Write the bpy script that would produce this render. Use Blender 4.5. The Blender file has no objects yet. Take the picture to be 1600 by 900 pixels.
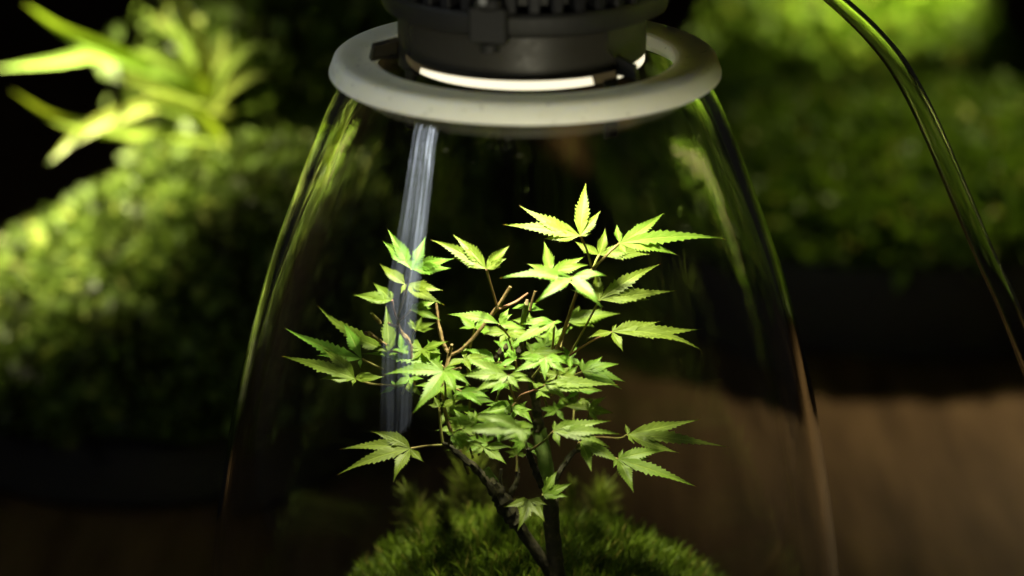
import bpy, bmesh, math, random
import numpy as np
from mathutils import Vector, Matrix

random.seed(7)
rng = np.random.default_rng(7)
S = bpy.context.scene
COL = S.collection
R = math.radians

# ------------------------------------------------------------------ camera
CAM = Vector((-0.0043, -0.7637, 0.5))
PITCH = R(20.0)
FPX = 3764.0                       # focal length in photograph pixels (1600 wide)
cd = bpy.data.cameras.new('camera')
cam = bpy.data.objects.new('camera', cd)
COL.objects.link(cam)
cam.location = CAM
cam.rotation_euler = (R(90) - PITCH, 0, 0)
cd.sensor_width = 36.0
cd.lens = 36.0 * FPX / 1600.0
cd.clip_start = 0.01
cd.clip_end = 60
cd.dof.use_dof = True
cd.dof.focus_distance = 0.815
cd.dof.aperture_fstop = 4.8
S.camera = cam

# ------------------------------------------------------------------ world, exposure
W = bpy.data.worlds.new('World')
S.world = W
W.use_nodes = True
bgn = W.node_tree.nodes['Background']
bgn.inputs[0].default_value = (0.7, 0.66, 0.6, 1)
bgn.inputs[1].default_value = 0.006
S.view_settings.view_transform = 'Standard'
S.view_settings.look = 'None'
S.view_settings.exposure = 0.0
S.view_settings.gamma = 1.0
S.view_settings.use_curve_mapping = False
cy = S.cycles
cy.use_denoising = True
cy.max_bounces = 16
cy.transmission_bounces = 14
cy.transparent_max_bounces = 24
cy.glossy_bounces = 8
cy.diffuse_bounces = 3
cy.caustics_reflective = False
cy.caustics_refractive = False
cy.sample_clamp_indirect = 4.0

# ------------------------------------------------------------------ lamps
ZR = 0.3035                       # height of the rubber ring's top face


def lamp(name, kind, loc, aim, power, color, **kw):
    d = bpy.data.lights.new(name, kind)
    o = bpy.data.objects.new(name, d)
    COL.objects.link(o)
    o.location = loc
    o.rotation_euler = (Vector(aim) - Vector(loc)).to_track_quat('-Z', 'Y').to_euler()
    d.energy = power
    d.color = color
    for k, v in kw.items():
        setattr(d, k, v)
    return o


# the lamp module in the lid, shining down into the jar
lamp('lid_lamp_light', 'SPOT', (0.0, -0.006, ZR - 0.0048), (0.003, -0.010, 0.1), 2.35, (1.0, 0.95, 0.62),
     spot_size=R(154), spot_blend=0.4, shadow_soft_size=0.005)
# added unseen fill low in front, only to brighten the rubber ring
lamp('ring_fill_light', 'SPOT', (0.04, -0.86, 0.115), (0, 0, 0.3045), 23.0, (1.0, 0.94, 0.68), spot_size=R(11), spot_blend=0.4, shadow_soft_size=0.05)
# lamp beside the planter on the left
lamp('left_planter_light', 'SPOT', (-0.40, 0.37, 0.60), (-0.235, 0.420, 0.152), 205.0, (1.0, 0.93, 0.58),
     spot_size=R(29.5), spot_blend=1.0, shadow_soft_size=0.008)
# lamp close above the tall moss at the right
lamp('right_planter_light', 'SPOT', (0.31, 0.74, 0.36), (0.232, 0.86, 0.12), 110.0, (1.0, 0.92, 0.50),
     spot_size=R(38), spot_blend=1.0, shadow_soft_size=0.015)
# lamp on the low moss and the table in front of it
lamp('right_table_light', 'SPOT', (0.46, 0.78, 0.62), (0.32, 0.53, 0.04), 36.0, (1.0, 0.88, 0.54),
     spot_size=R(48), spot_blend=1.0, shadow_soft_size=0.03)
# added unseen lights that brighten the branches for their reflections in the jar
lamp('right_branch_fill', 'SPOT', (0.17, 0.06, 0.43), (0.42, 0.06, 0.345), 900.0, (1.0, 0.93, 0.52), spot_size=R(46), spot_blend=0.5, shadow_soft_size=0.01)
lamp('left_branch_fill', 'SPOT', (-0.21, 0.12, 0.40), (-0.46, 0.25, 0.34), 420.0, (1.0, 0.93, 0.52), spot_size=R(28), spot_blend=0.8, shadow_soft_size=0.01)
# tall window with a pleated curtain to the left of the camera, mirrored by the jar
WA, WB = Vector((-0.434, -0.415, 0.215)), Vector((-0.522, -0.165, 0.770))
c = (WA + WB) / 2
d = bpy.data.lights.new('window_light', 'AREA')
wl = bpy.data.objects.new('window_light', d)
COL.objects.link(wl)
wl.location = c
zx = (c - Vector((0, -0.03, 0.25))).normalized()             # lamps shine along -Z
yx = (WB - WA).normalized(); yx = (yx - zx * yx.dot(zx)).normalized()
wl.rotation_euler = Matrix((yx.cross(zx), yx, zx)).transposed().to_euler()
d.shape = 'RECTANGLE'
d.size = 0.135
d.size_y = (WB - WA).length
d.energy = 0.37
d.color = (0.84, 0.93, 1.0)
d.use_nodes = True
wn = d.node_tree
em = wn.nodes['Emission']
ge = wn.nodes.new('ShaderNodeNewGeometry')
sx = wn.nodes.new('ShaderNodeSeparateXYZ')
wn.links.new(ge.outputs['Parametric'], sx.inputs[0])
cr = wn.nodes.new('ShaderNodeValToRGB')
cr.color_ramp.interpolation = 'LINEAR'
stops = [(0.0, 0.0), (0.04, 0.8), (0.10, 0.75), (0.15, 0.1), (0.21, 0.15), (0.25, 1.3), (0.33, 1.2), (0.38, 0.15), (0.46, 0.02), (0.52, 0.05), (0.56, 1.7), (0.62, 1.5),
         (0.66, 0.1), (0.71, 0.2), (0.75, 3.0), (0.80, 2.8), (0.84, 0.2), (0.88, 0.3), (0.91, 2.8), (0.96, 2.4), (1.0, 0.2)]
els = cr.color_ramp.elements
while len(els) < len(stops):
    els.new(0.5)
for el, (p, v) in zip(els, stops):
    el.position = p
    el.color = (v / 3, v / 3, v / 3, 1)
wn.links.new(sx.outputs[0], cr.inputs[0])
mm = wn.nodes.new('ShaderNodeMath'); mm.operation = 'MULTIPLY'; mm.inputs[1].default_value = 9.0
wn.links.new(cr.outputs[0], mm.inputs[0])
fy = wn.nodes.new('ShaderNodeMapRange'); fy.interpolation_type = 'SMOOTHSTEP'
fy.inputs[1].default_value = 0.0; fy.inputs[2].default_value = 0.62; fy.inputs[3].default_value = 0.05; fy.inputs[4].default_value = 1.0
wn.links.new(sx.outputs[1], fy.inputs[0])
m2 = wn.nodes.new('ShaderNodeMath'); m2.operation = 'MULTIPLY'
wn.links.new(mm.outputs[0], m2.inputs[0]); wn.links.new(fy.outputs[0], m2.inputs[1])
nzw = wn.nodes.new('ShaderNodeTexNoise'); nzw.inputs['Scale'].default_value = 5.0; nzw.inputs['Detail'].default_value = 3.0
wn.links.new(ge.outputs['Parametric'], nzw.inputs['Vector'])
nr = wn.nodes.new('ShaderNodeMapRange'); nr.inputs[1].default_value = 0.38; nr.inputs[2].default_value = 0.62; nr.inputs[3].default_value = 0.35; nr.inputs[4].default_value = 1.7
wn.links.new(nzw.outputs['Fac'], nr.inputs[0])
m3 = wn.nodes.new('ShaderNodeMath'); m3.operation = 'MULTIPLY'
wn.links.new(m2.outputs[0], m3.inputs[0]); wn.links.new(nr.outputs[0], m3.inputs[1])
wn.links.new(m3.outputs[0], em.inputs['Strength'])


# ------------------------------------------------------------------ helpers
def ray(u, v):
    """World direction (unit depth along the optical axis) for a photograph pixel."""
    x = (u - 800.0) / FPX
    y = (450.0 - v) / FPX
    f = Vector((0, math.cos(PITCH), -math.sin(PITCH)))
    up = Vector((0, math.sin(PITCH), math.cos(PITCH)))
    return f + x * Vector((1, 0, 0)) + y * up


def at(u, v, y):
    """Point of the place seen at pixel (u, v) that lies at world depth y."""
    d = ray(u, v)
    return CAM + d * ((y - CAM.y) / d.y)


def on_plane(u, v, p, n):
    d = ray(u, v)
    dn = d.dot(n)
    t = (p - CAM).dot(n) / dn
    return CAM + d * t


def mesh_obj(name, verts, faces, mat=None, parent=None, smooth=True, uvs=None):
    m = bpy.data.meshes.new(name)
    m.from_pydata([tuple(v) for v in verts], [], faces)
    if uvs is None:                # closed shapes: all faces turned outward
        bm = bmesh.new()
        bm.from_mesh(m)
        bmesh.ops.recalc_face_normals(bm, faces=bm.faces)
        bm.to_mesh(m)
        bm.free()
    if smooth:
        m.polygons.foreach_set('use_smooth', [True] * len(m.polygons))
    if uvs is not None:
        l = m.uv_layers.new(name='UVMap')
        li = np.empty(len(m.loops), dtype=np.int32)
        m.loops.foreach_get('vertex_index', li)
        l.data.foreach_set('uv', np.asarray(uvs, dtype=np.float32)[li].ravel())
    m.update()
    if uvs is None and smooth:
        m.set_sharp_from_angle(angle=R(32))
    o = bpy.data.objects.new(name, m)
    COL.objects.link(o)
    if mat:
        m.materials.append(mat)
    if parent:
        o.parent = parent
        o.matrix_parent_inverse = Matrix.Translation(-parent.location)
    return o


def empty(name, loc=(0, 0, 0)):
    o = bpy.data.objects.new(name, None)
    COL.objects.link(o)
    o.location = loc
    o.empty_display_size = 0.01
    return o


def tag(o, label=None, cat=None, group=None, kind=None):
    if label: o['label'] = label
    if cat: o['category'] = cat
    if group: o['group'] = group
    if kind: o['kind'] = kind
    return o


def lathe(prof, n=96, closed=True, cx=0.0, cyy=0.0, z0=0.0):
    """Revolve (r, z) points about the vertical axis. closed joins last to first."""
    vs, fs = [], []
    m = len(prof)
    for i in range(n):
        a = 2 * math.pi * i / n
        for r, z in prof:
            vs.append((cx + r * math.sin(a), cyy - r * math.cos(a), z0 + z))
    for i in range(n):
        j = (i + 1) % n
        for k in range(m if closed else m - 1):
            l = (k + 1) % m
            fs.append((i * m + k, j * m + k, j * m + l, i * m + l))
    return vs, fs


def catmull(pts, per=6):
    pts = [Vector(p) for p in pts]
    if len(pts) < 3:
        n = per
        return [pts[0].lerp(pts[-1], i / n) for i in range(n + 1)]
    P = [pts[0] * 2 - pts[1]] + pts + [pts[-1] * 2 - pts[-2]]
    out = []
    for i in range(1, len(P) - 2):
        for k in range(per):
            t = k / per
            a, b, c, d = P[i - 1], P[i], P[i + 1], P[i + 2]
            out.append(0.5 * ((2 * b) + (c - a) * t + (2 * a - 5 * b + 4 * c - d) * t * t + (3 * b - a - 3 * c + d) * t ** 3))
    out.append(pts[-1])
    return out


def tube(path, radii, n=8, knob=0.0, cap=True):
    """Tapered tube along a path of Vectors; knob adds uneven bark swellings."""
    vs, fs = [], []
    m = len(path)
    ref = Vector((0.3, -0.9, 0.2)).normalized()
    for i, p in enumerate(path):
        t = (path[min(i + 1, m - 1)] - path[max(i - 1, 0)]).normalized()
        a = t.cross(ref)
        if a.length < 1e-4:
            a = t.cross(Vector((1, 0, 0)))
        a.normalize()
        b = t.cross(a)
        r = radii[i]
        for k in range(n):
            th = 2 * math.pi * k / n
            rr = r * (1 + knob * (random.random() - 0.5))
            vs.append(p + a * (math.cos(th) * rr) + b * (math.sin(th) * rr))
    for i in range(m - 1):
        for k in range(n):
            l = (k + 1) % n
            fs.append((i * n + k, i * n + l, (i + 1) * n + l, (i + 1) * n + k))
    if cap:
        fs.append(tuple(range(n))[::-1])
        fs.append(tuple((m - 1) * n + k for k in range(n)))
    return vs, fs


def lerp_list(vals, n):
    xs = np.linspace(0, len(vals) - 1, n)
    return list(np.interp(xs, range(len(vals)), vals))


def box(c, ex, ey, ez, sx, sy, sz, bev=0.12):
    """Box with chamfered corners in a frame (ex, ey, ez); returns verts, faces."""
    c = Vector(c)
    vs, fs = [], []
    b = bev * min(sx, sy, sz)
    lv = []
    for z, inset in ((-sz / 2, b), (-sz / 2 + b, 0), (sz / 2 - b, 0), (sz / 2, b)):
        hx, hy = sx / 2 - inset, sy / 2 - inset
        q = b * 0.7
        ring = [(-hx + q, -hy), (hx - q, -hy), (hx, -hy + q), (hx, hy - q), (hx - q, hy), (-hx + q, hy), (-hx, hy - q), (-hx, -hy + q)]
        lv.append([c + ex * x + ey * y + ez * z for x, y in ring])
    for r in lv:
        vs += r
    for i in range(3):
        for k in range(8):
            l = (k + 1) % 8
            fs.append((i * 8 + k, i * 8 + l, (i + 1) * 8 + l, (i + 1) * 8 + k))
    fs.append(tuple(range(8))[::-1])
    fs.append(tuple(24 + k for k in range(8)))
    return vs, fs


def join(*parts):
    vs, fs = [], []
    for v, f in parts:
        o = len(vs)
        vs += list(v)
        fs += [tuple(i + o for i in q) for q in f]
    return vs, fs


# ------------------------------------------------------------------ materials
def mat(name):
    m = bpy.data.materials.new(name)
    m.use_nodes = True
    nt = m.node_tree
    b = nt.nodes['Principled BSDF']
    return m, nt, b


def node(nt, t, **kw):
    n = nt.nodes.new(t)
    for k, v in kw.items():
        setattr(n, k, v)
    return n


def ramp(nt, fac, stops):
    r = node(nt, 'ShaderNodeValToRGB')
    els = r.color_ramp.elements
    while len(els) < len(stops):
        els.new(0.5)
    for e, (p, c) in zip(els, stops):
        e.position = p
        e.color = (*c, 1)
    nt.links.new(fac, r.inputs[0])
    return r.outputs[0]


def math_n(nt, op, a, b=None, c=None):
    n = node(nt, 'ShaderNodeMath', operation=op)
    for i, x in enumerate((a, b, c)):
        if x is None:
            continue
        if isinstance(x, (int, float)):
            n.inputs[i].default_value = x
        else:
            nt.links.new(x, n.inputs[i])
    return n.outputs[0]


def mixc(nt, fac, a, b, blend='MIX'):
    n = node(nt, 'ShaderNodeMix', data_type='RGBA', blend_type=blend)
    if isinstance(fac, (int, float)):
        n.inputs[0].default_value = fac
    else:
        nt.links.new(fac, n.inputs[0])
    for s, x in ((6, a), (7, b)):
        if isinstance(x, tuple):
            n.inputs[s].default_value = (*x, 1)
        else:
            nt.links.new(x, n.inputs[s])
    return n.outputs[2]


def noise(nt, scale, detail=3.0, coord='Object', rough=0.5, stretch=None, rot=None):
    tc = node(nt, 'ShaderNodeTexCoord')
    src = tc.outputs[coord]
    if stretch:
        mp = node(nt, 'ShaderNodeMapping')
        mp.inputs['Scale'].default_value = stretch
        if rot: mp.inputs['Rotation'].default_value = rot
        nt.links.new(src, mp.inputs[0])
        src = mp.outputs[0]
    n = node(nt, 'ShaderNodeTexNoise')
    n.inputs['Scale'].default_value = scale
    n.inputs['Detail'].default_value = detail
    n.inputs['Roughness'].default_value = rough
    nt.links.new(src, n.inputs['Vector'])
    return n.outputs['Fac']


def bump(nt, b, h, strength, dist):
    n = node(nt, 'ShaderNodeBump')
    n.inputs['Strength'].default_value = strength
    n.inputs['Distance'].default_value = dist
    nt.links.new(h, n.inputs['Height'])
    nt.links.new(n.outputs[0], b.inputs['Normal'])


def leaf_material(name, dark, light, rib, tip, trans=0.44, uv=True, rough=0.5):
    """Leaf blade: midrib and side veins from the UVs, some light let through."""
    m, nt, b = mat(name)
    oi = node(nt, 'ShaderNodeObjectInfo')
    nz = noise(nt, 260, 3)
    base = mixc(nt, nz, dark, light)
    hv = node(nt, 'ShaderNodeHueSaturation')
    hv.inputs['Hue'].default_value = 0.5
    nt.links.new(math_n(nt, 'MULTIPLY_ADD', oi.outputs['Random'], 0.50, 0.72), hv.inputs['Value'])
    nt.links.new(math_n(nt, 'MULTIPLY_ADD', oi.outputs['Random'], 0.05, 0.474), hv.inputs['Hue'])
    nt.links.new(base, hv.inputs['Color'])
    colr = hv.outputs[0]
    if uv:
        uvn = node(nt, 'ShaderNodeUVMap')
        sp = node(nt, 'ShaderNodeSeparateXYZ')
        nt.links.new(uvn.outputs[0], sp.inputs[0])
        au = math_n(nt, 'ABSOLUTE', math_n(nt, 'SUBTRACT', sp.outputs[0], 0.5))      # 0 at the rib, .5 at the edge
        ribf = math_n(nt, 'SUBTRACT', 1.0, math_n(nt, 'SMOOTH_MIN', math_n(nt, 'MULTIPLY', au, 12.0), 1.0, 0.2))
        ph = math_n(nt, 'SUBTRACT', math_n(nt, 'MULTIPLY', sp.outputs[1], 8.0), math_n(nt, 'MULTIPLY', au, 2.4))
        fr = math_n(nt, 'ABSOLUTE', math_n(nt, 'SUBTRACT', math_n(nt, 'FRACT', ph), 0.5))
        vein = math_n(nt, 'MULTIPLY', math_n(nt, 'LESS_THAN', fr, 0.07), 0.35)
        f = math_n(nt, 'MAXIMUM', math_n(nt, 'MULTIPLY', ribf, 0.75), vein)
        colr = mixc(nt, f, colr, rib)
        tf = math_n(nt, 'MULTIPLY', math_n(nt, 'GREATER_THAN', sp.outputs[1], 0.95), 0.7)
        colr = mixc(nt, tf, colr, tip)
        bump(nt, b, math_n(nt, 'ADD', math_n(nt, 'MULTIPLY', f, -1.0), math_n(nt, 'MULTIPLY', nz, 0.4)), 0.35, 0.0004)
    nt.links.new(colr, b.inputs['Base Color'])
    b.inputs['Roughness'].default_value = rough
    b.inputs['Specular IOR Level'].default_value = 0.45
    tr = node(nt, 'ShaderNodeBsdfTranslucent')
    nt.links.new(mixc(nt, 1.0, colr, (1.25, 1.15, 0.45), 'MULTIPLY'), tr.inputs[0])
    mx = node(nt, 'ShaderNodeMixShader')
    mx.inputs[0].default_value = trans
    nt.links.new(b.outputs[0], mx.inputs[1])
    nt.links.new(tr.outputs[0], mx.inputs[2])
    nt.links.new(mx.outputs[0], nt.nodes['Material Output'].inputs['Surface'])
    return m


def moss_material(name, dark, light, gold, scale=60, trans=0.3):
    """Moss: random shade per leaflet island plus patchy drift of colour."""
    m, nt, b = mat(name)
    g = node(nt, 'ShaderNodeNewGeometry')
    nz = noise(nt, scale, 3)
    c = mixc(nt, nz, dark, light)
    if trans > 0.31 or dark[0] < 0.075:
        pn = noise(nt, 48, 2)
        pf = ramp(nt, pn, ((0.46, (0, 0, 0)), (0.60, (0.85, 0.85, 0.85))))
        c = mixc(nt, pf, c, (0.030, 0.034, 0.008))  # brown moss patches, also broad shading painted into the colour
    c = mixc(nt, g.outputs['Random Per Island'], mixc(nt, 1.0, c, (0.4, 0.45, 0.4), 'MULTIPLY'), c)
    gf = math_n(nt, 'MULTIPLY', math_n(nt, 'GREATER_THAN', g.outputs['Random Per Island'], 0.93), 0.7)
    c = mixc(nt, gf, c, gold)
    nt.links.new(c, b.inputs['Base Color'])
    b.inputs['Roughness'].default_value = 0.55
    b.inputs['Specular IOR Level'].default_value = 0.35
    tr = node(nt, 'ShaderNodeBsdfTranslucent')
    nt.links.new(c, tr.inputs[0])
    mx = node(nt, 'ShaderNodeMixShader')
    mx.inputs[0].default_value = trans
    nt.links.new(b.outputs[0], mx.inputs[1])
    nt.links.new(tr.outputs[0], mx.inputs[2])
    nt.links.new(mx.outputs[0], nt.nodes['Material Output'].inputs['Surface'])
    return m


def bark_material(name, dark, light, spot, scale=420):
    m, nt, b = mat(name)
    n1 = noise(nt, scale, 4, rough=0.65)
    c = ramp(nt, n1, ((0.32, dark), (0.58, light), (0.74, spot)))
    nt.links.new(c, b.inputs['Base Color'])
    b.inputs['Roughness'].default_value = 0.7
    bump(nt, b, n1, 0.6, 0.0008)
    return m


def plain(name, colr, rough=0.5, metal=0.0, var=0.25, scale=200, bumps=0.1):
    m, nt, b = mat(name)
    n1 = noise(nt, scale, 4, rough=0.6)
    c = mixc(nt, n1, tuple(x * (1 - var) for x in colr), tuple(x * (1 + var) for x in colr))
    nt.links.new(c, b.inputs['Base Color'])
    nt.links.new(math_n(nt, 'MULTIPLY_ADD', n1, 0.25, rough - 0.12), b.inputs['Roughness'])
    b.inputs['Metallic'].default_value = metal
    if bumps:
        bump(nt, b, n1, bumps, 0.0005)
    return m


def glass_material(name, ior, tint, rough=0.0):
    m, nt, b = mat(name)
    b.inputs['Base Color'].default_value = (*tint, 1)
    b.inputs['Transmission Weight'].default_value = 1.0
    b.inputs['IOR'].default_value = ior
    b.inputs['Roughness'].default_value = rough
    return m


M_leaf = leaf_material('maple_leaf', (0.14, 0.28, 0.020), (0.235, 0.375, 0.038), (0.34, 0.46, 0.07), (0.30, 0.12, 0.07))
M_stalk = bark_material('leaf_stalk', (0.22, 0.26, 0.05), (0.30, 0.22, 0.08), (0.36, 0.18, 0.10), 120)
M_redstalk = bark_material('red_stalk', (0.24, 0.10, 0.06), (0.32, 0.17, 0.10), (0.38, 0.26, 0.16), 120)
M_twig = bark_material('brown_twig', (0.15, 0.10, 0.04), (0.25, 0.17, 0.07), (0.36, 0.28, 0.15), 300)
M_bark = bark_material('dark_bark', (0.018, 0.015, 0.009), (0.055, 0.048, 0.02), (0.16, 0.13, 0.06), 330)
M_green = bark_material('green_bark', (0.10, 0.17, 0.03), (0.15, 0.22, 0.05), (0.20, 0.24, 0.09), 200)
M_cut = plain('cut_wood', (0.55, 0.45, 0.26), 0.8)
M_moss = moss_material('cap_moss', (0.15, 0.25, 0.014), (0.30, 0.42, 0.024), (0.42, 0.32, 0.08), 70)
M_shoot = moss_material('shoot_moss', (0.34, 0.44, 0.04), (0.46, 0.54, 0.07), (0.36, 0.34, 0.10), 70, 0.4)  # moss colour brightened to offset the leaf shade on the shoots
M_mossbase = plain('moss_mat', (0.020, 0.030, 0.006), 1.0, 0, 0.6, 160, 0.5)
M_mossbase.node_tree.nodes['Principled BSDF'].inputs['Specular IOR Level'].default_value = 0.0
M_bgmoss = moss_material('creeping_moss', (0.08, 0.13, 0.016), (0.22, 0.30, 0.040), (0.33, 0.37, 0.07), 25, 0.35)
M_bgmoss2 = moss_material('cushion_moss', (0.08, 0.16, 0.01), (0.20, 0.31, 0.018), (0.28, 0.28, 0.05), 20, 0.3)
M_strap = leaf_material('strap_leaf', (0.18, 0.26, 0.022), (0.28, 0.36, 0.05), (0.30, 0.44, 0.10), (0.22, 0.30, 0.06), 0.4)
M_glass = glass_material('clear_glass', 1.5, (0.985, 0.995, 0.985))
M_tube = glass_material('clear_plastic', 1.46, (0.93, 0.94, 0.90), 0.02)
M_black = plain('black_plastic', (0.007, 0.0068, 0.006), 0.62, 0, 0.2, 500, 0.08)
M_fin = plain('black_metal_fin', (0.006, 0.006, 0.007), 0.55, 0.0, 0.2, 500, 0.05)
M_black.node_tree.nodes['Principled BSDF'].inputs['Specular IOR Level'].default_value = 0.25
M_fin.node_tree.nodes['Principled BSDF'].inputs['Specular IOR Level'].default_value = 0.12
M_pot = plain('dark_stoneware', (0.010, 0.008, 0.006), 0.75, 0, 0.3, 60, 0.2)

# rubber ring: milky, lets light through
m, nt, b = mat('milky_rubber')
n1 = noise(nt, 90, 4)
c = mixc(nt, n1, (0.70, 0.69, 0.54), (0.86, 0.84, 0.68))
c = mixc(nt, math_n(nt, 'MULTIPLY', math_n(nt, 'GREATER_THAN', noise(nt, 420, 2), 0.70), 0.55), c, (0.25, 0.23, 0.16))
nt.links.new(c, b.inputs['Base Color'])
b.inputs['Roughness'].default_value = 0.5
b.inputs['Subsurface Weight'].default_value = 1.0
b.inputs['Subsurface Radius'].default_value = (1.0, 0.93, 0.62)
b.inputs['Subsurface Scale'].default_value = 0.014
bump(nt, b, noise(nt, 900, 2), 0.08, 0.0003)
M_rubber = m

# smoked sheet of the collar
m, nt, b = mat('smoked_plastic')
b.inputs['Base Color'].default_value = (0.024, 0.0225, 0.018, 1)
b.inputs['Roughness'].default_value = 0.35
nz = noise(nt, 300, 4)
nt.links.new(math_n(nt, 'MULTIPLY_ADD', nz, 0.3, 0.3), b.inputs['Roughness'])
b.inputs['Specular IOR Level'].default_value = 0.2
tp = node(nt, 'ShaderNodeBsdfTransparent')
tp.inputs[0].default_value = (0.62, 0.56, 0.44, 1)
mx = node(nt, 'ShaderNodeMixShader')
mx.inputs[0].default_value = 0.30
nt.links.new(b.outputs[0], mx.inputs[1])
nt.links.new(tp.outputs[0], mx.inputs[2])
nt.links.new(mx.outputs[0], nt.nodes['Material Output'].inputs['Surface'])
M_smoke = m

# lit diffuser of the lamp module
m, nt, b = mat('lit_diffuser')
b.inputs['Base Color'].default_value = (0.8, 0.78, 0.7, 1)
b.inputs['Emission Color'].default_value = (1.0, 0.90, 0.64, 1)
b.inputs['Emission Strength'].default_value = 1.25
m.cycles.emission_sampling = 'NONE'
M_lit = m

# table wood
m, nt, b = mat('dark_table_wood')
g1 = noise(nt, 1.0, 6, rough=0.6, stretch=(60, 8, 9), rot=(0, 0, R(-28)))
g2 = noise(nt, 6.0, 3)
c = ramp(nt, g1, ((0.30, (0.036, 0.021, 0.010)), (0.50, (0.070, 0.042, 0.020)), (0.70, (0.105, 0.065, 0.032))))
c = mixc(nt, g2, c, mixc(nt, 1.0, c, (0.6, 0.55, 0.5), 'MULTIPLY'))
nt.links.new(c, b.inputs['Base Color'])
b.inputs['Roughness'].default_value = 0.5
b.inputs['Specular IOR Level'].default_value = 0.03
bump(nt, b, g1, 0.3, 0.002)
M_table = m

# ------------------------------------------------------------------ table
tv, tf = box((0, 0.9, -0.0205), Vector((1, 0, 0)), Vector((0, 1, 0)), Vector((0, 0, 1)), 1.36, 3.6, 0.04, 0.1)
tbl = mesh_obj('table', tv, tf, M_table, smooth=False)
tag(tbl, 'dark brown wooden table top that the jar and planters stand on', 'table')

# ------------------------------------------------------------------ glass jar
sil = [(136, 294), (150, 302), (200, 322), (250, 342), (300, 360), (350, 379), (400, 397), (450, 412), (500, 425), (550, 438), (600, 449), (680, 463), (760, 475), (840, 485), (900, 491)]
prof = []
for v, hw in sil:
    p = at(821, v, 0.0)
    depth = (p - CAM).dot(Vector((0, math.cos(PITCH), -math.sin(PITCH))))
    r = hw * depth / FPX
    prof.append((r, p.z))
# lower body below the frame
zl, rl = prof[-1][1], prof[-1][0]
prof += [(rl + 0.0008, zl - 0.02), (rl + 0.0006, zl - 0.045), (rl - 0.002, 0.045), (rl - 0.007, 0.022), (rl - 0.018, 0.006), (rl - 0.032, 0.0005)]
# neck top, under the ring
prof = [(0.0580, ZR - 0.0069), (0.0600, ZR - 0.0070), (prof[0][0] - 0.0006, ZR - 0.0095)] + [q for q in prof if q[1] < ZR - 0.0095]
pp = np.array(prof)
# smooth resample by arc length
seg = np.r_[0, np.cumsum(np.hypot(*np.diff(pp, axis=0).T))]
t = np.linspace(0, seg[-1], 70)
rr = np.interp(t, seg, pp[:, 0]); zz = np.interp(t, seg, pp[:, 1])
for _ in range(6):
    rr[1:-1] = (rr[:-2] + 2 * rr[1:-1] + rr[2:]) / 4
    zz[1:-1] = (zz[:-2] + 2 * zz[1:-1] + zz[2:]) / 4
outer = list(zip(rr, zz))
TH = 0.0034
inner = []
for i, (r, z) in enumerate(outer):
    a = outer[max(i - 1, 0)]; bq = outer[min(i + 1, len(outer) - 1)]
    dr, dz = bq[0] - a[0], bq[1] - a[1]
    L = math.hypot(dr, dz)
    inner.append((r + dz / L * TH, z - dr / L * TH))
# outward normal of a profile going down is (+, .): inner lies on the axis side
solid = outer + [(0.0004, 0.0005), (0.0004, 0.0045)] + [q for q in inner[::-1] if q[1] > 0.0045 and q[0] > 0.01]
solid[0] = (solid[0][0], solid[0][1])
jv, jf = lathe(solid, 160, True)
# hand-blown unevenness: faint waves in the wall
def wob_(x, y, z):
    a = math.atan2(y, x)
    return 1 + 0.0012 * math.sin(3 * a + 9 * z) + 0.0006 * math.sin(7 * a - 31 * z) + 0.00016 * math.sin(19 * a + 75 * z) + 0.00010 * math.sin(41 * a - 23 * z)


jv = [(x * wob_(x, y, z), y * wob_(x, y, z), z) for x, y, z in jv]
jar = mesh_obj('glass_jar', jv, jf, M_glass)
tag(jar, 'clear bell-shaped glass jar with the little maple growing inside', 'glass jar')

# ------------------------------------------------------------------ rubber ring
rp = [(0.0484, -0.0046), (0.0484, -0.0020), (0.0488, -0.0008), (0.0500, -0.0001), (0.0530, -0.0006), (0.0560, -0.0004), (0.0598, 0.0002), (0.0612, 0.0001), (0.0619, -0.0004),
      (0.0624, -0.0009), (0.0640, -0.0056), (0.0640, -0.0064), (0.0632, -0.0072), (0.0620, -0.0076), (0.0510, -0.0076), (0.0505, -0.0062), (0.0500, -0.0052)]
rp = [(r, z * 0.88) for r, z in rp]
rv, rf = lathe(rp, 128, True, 0, 0, ZR)
ring = mesh_obj('rubber_ring', rv, rf, M_rubber)
tag(ring, 'milky white rubber ring lying on the neck of the jar', 'rubber ring')

# ------------------------------------------------------------------ lamp lid
LX = 0.0
lid = empty('lamp_lid', (LX, 0, ZR))
tag(lid, 'black lamp lid with cooling fins sitting in the white ring', 'lamp')
hv_, hf_ = lathe([(0.001, 0.0016), (0.0375, 0.0016), (0.0386, 0.0012), (0.0393, 0.0018), (0.0392, 0.0160), (0.001, 0.0160)], 96, True, LX, 0, ZR)
mesh_obj('housing', hv_, hf_, M_black, lid)
dv, df = lathe([(0.001, -0.0027), (0.030, -0.0026), (0.0380, -0.0021), (0.0389, -0.0012), (0.0389, 0.0010), (0.0370, 0.0014), (0.001, 0.0014)], 96, True, LX, 0, ZR)
mesh_obj('diffuser', dv, df, M_lit, lid)
fv, ff = lathe([(0.001, 0.0162), (0.0440, 0.0162), (0.0458, 0.0170), (0.0466, 0.0188), (0.0466, 0.0226), (0.0458, 0.0238), (0.0400, 0.0240), (0.0395, 0.060), (0.001, 0.060)], 96, True, LX, 0, ZR)
mesh_obj('flange', fv, ff, M_black, lid)
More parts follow.
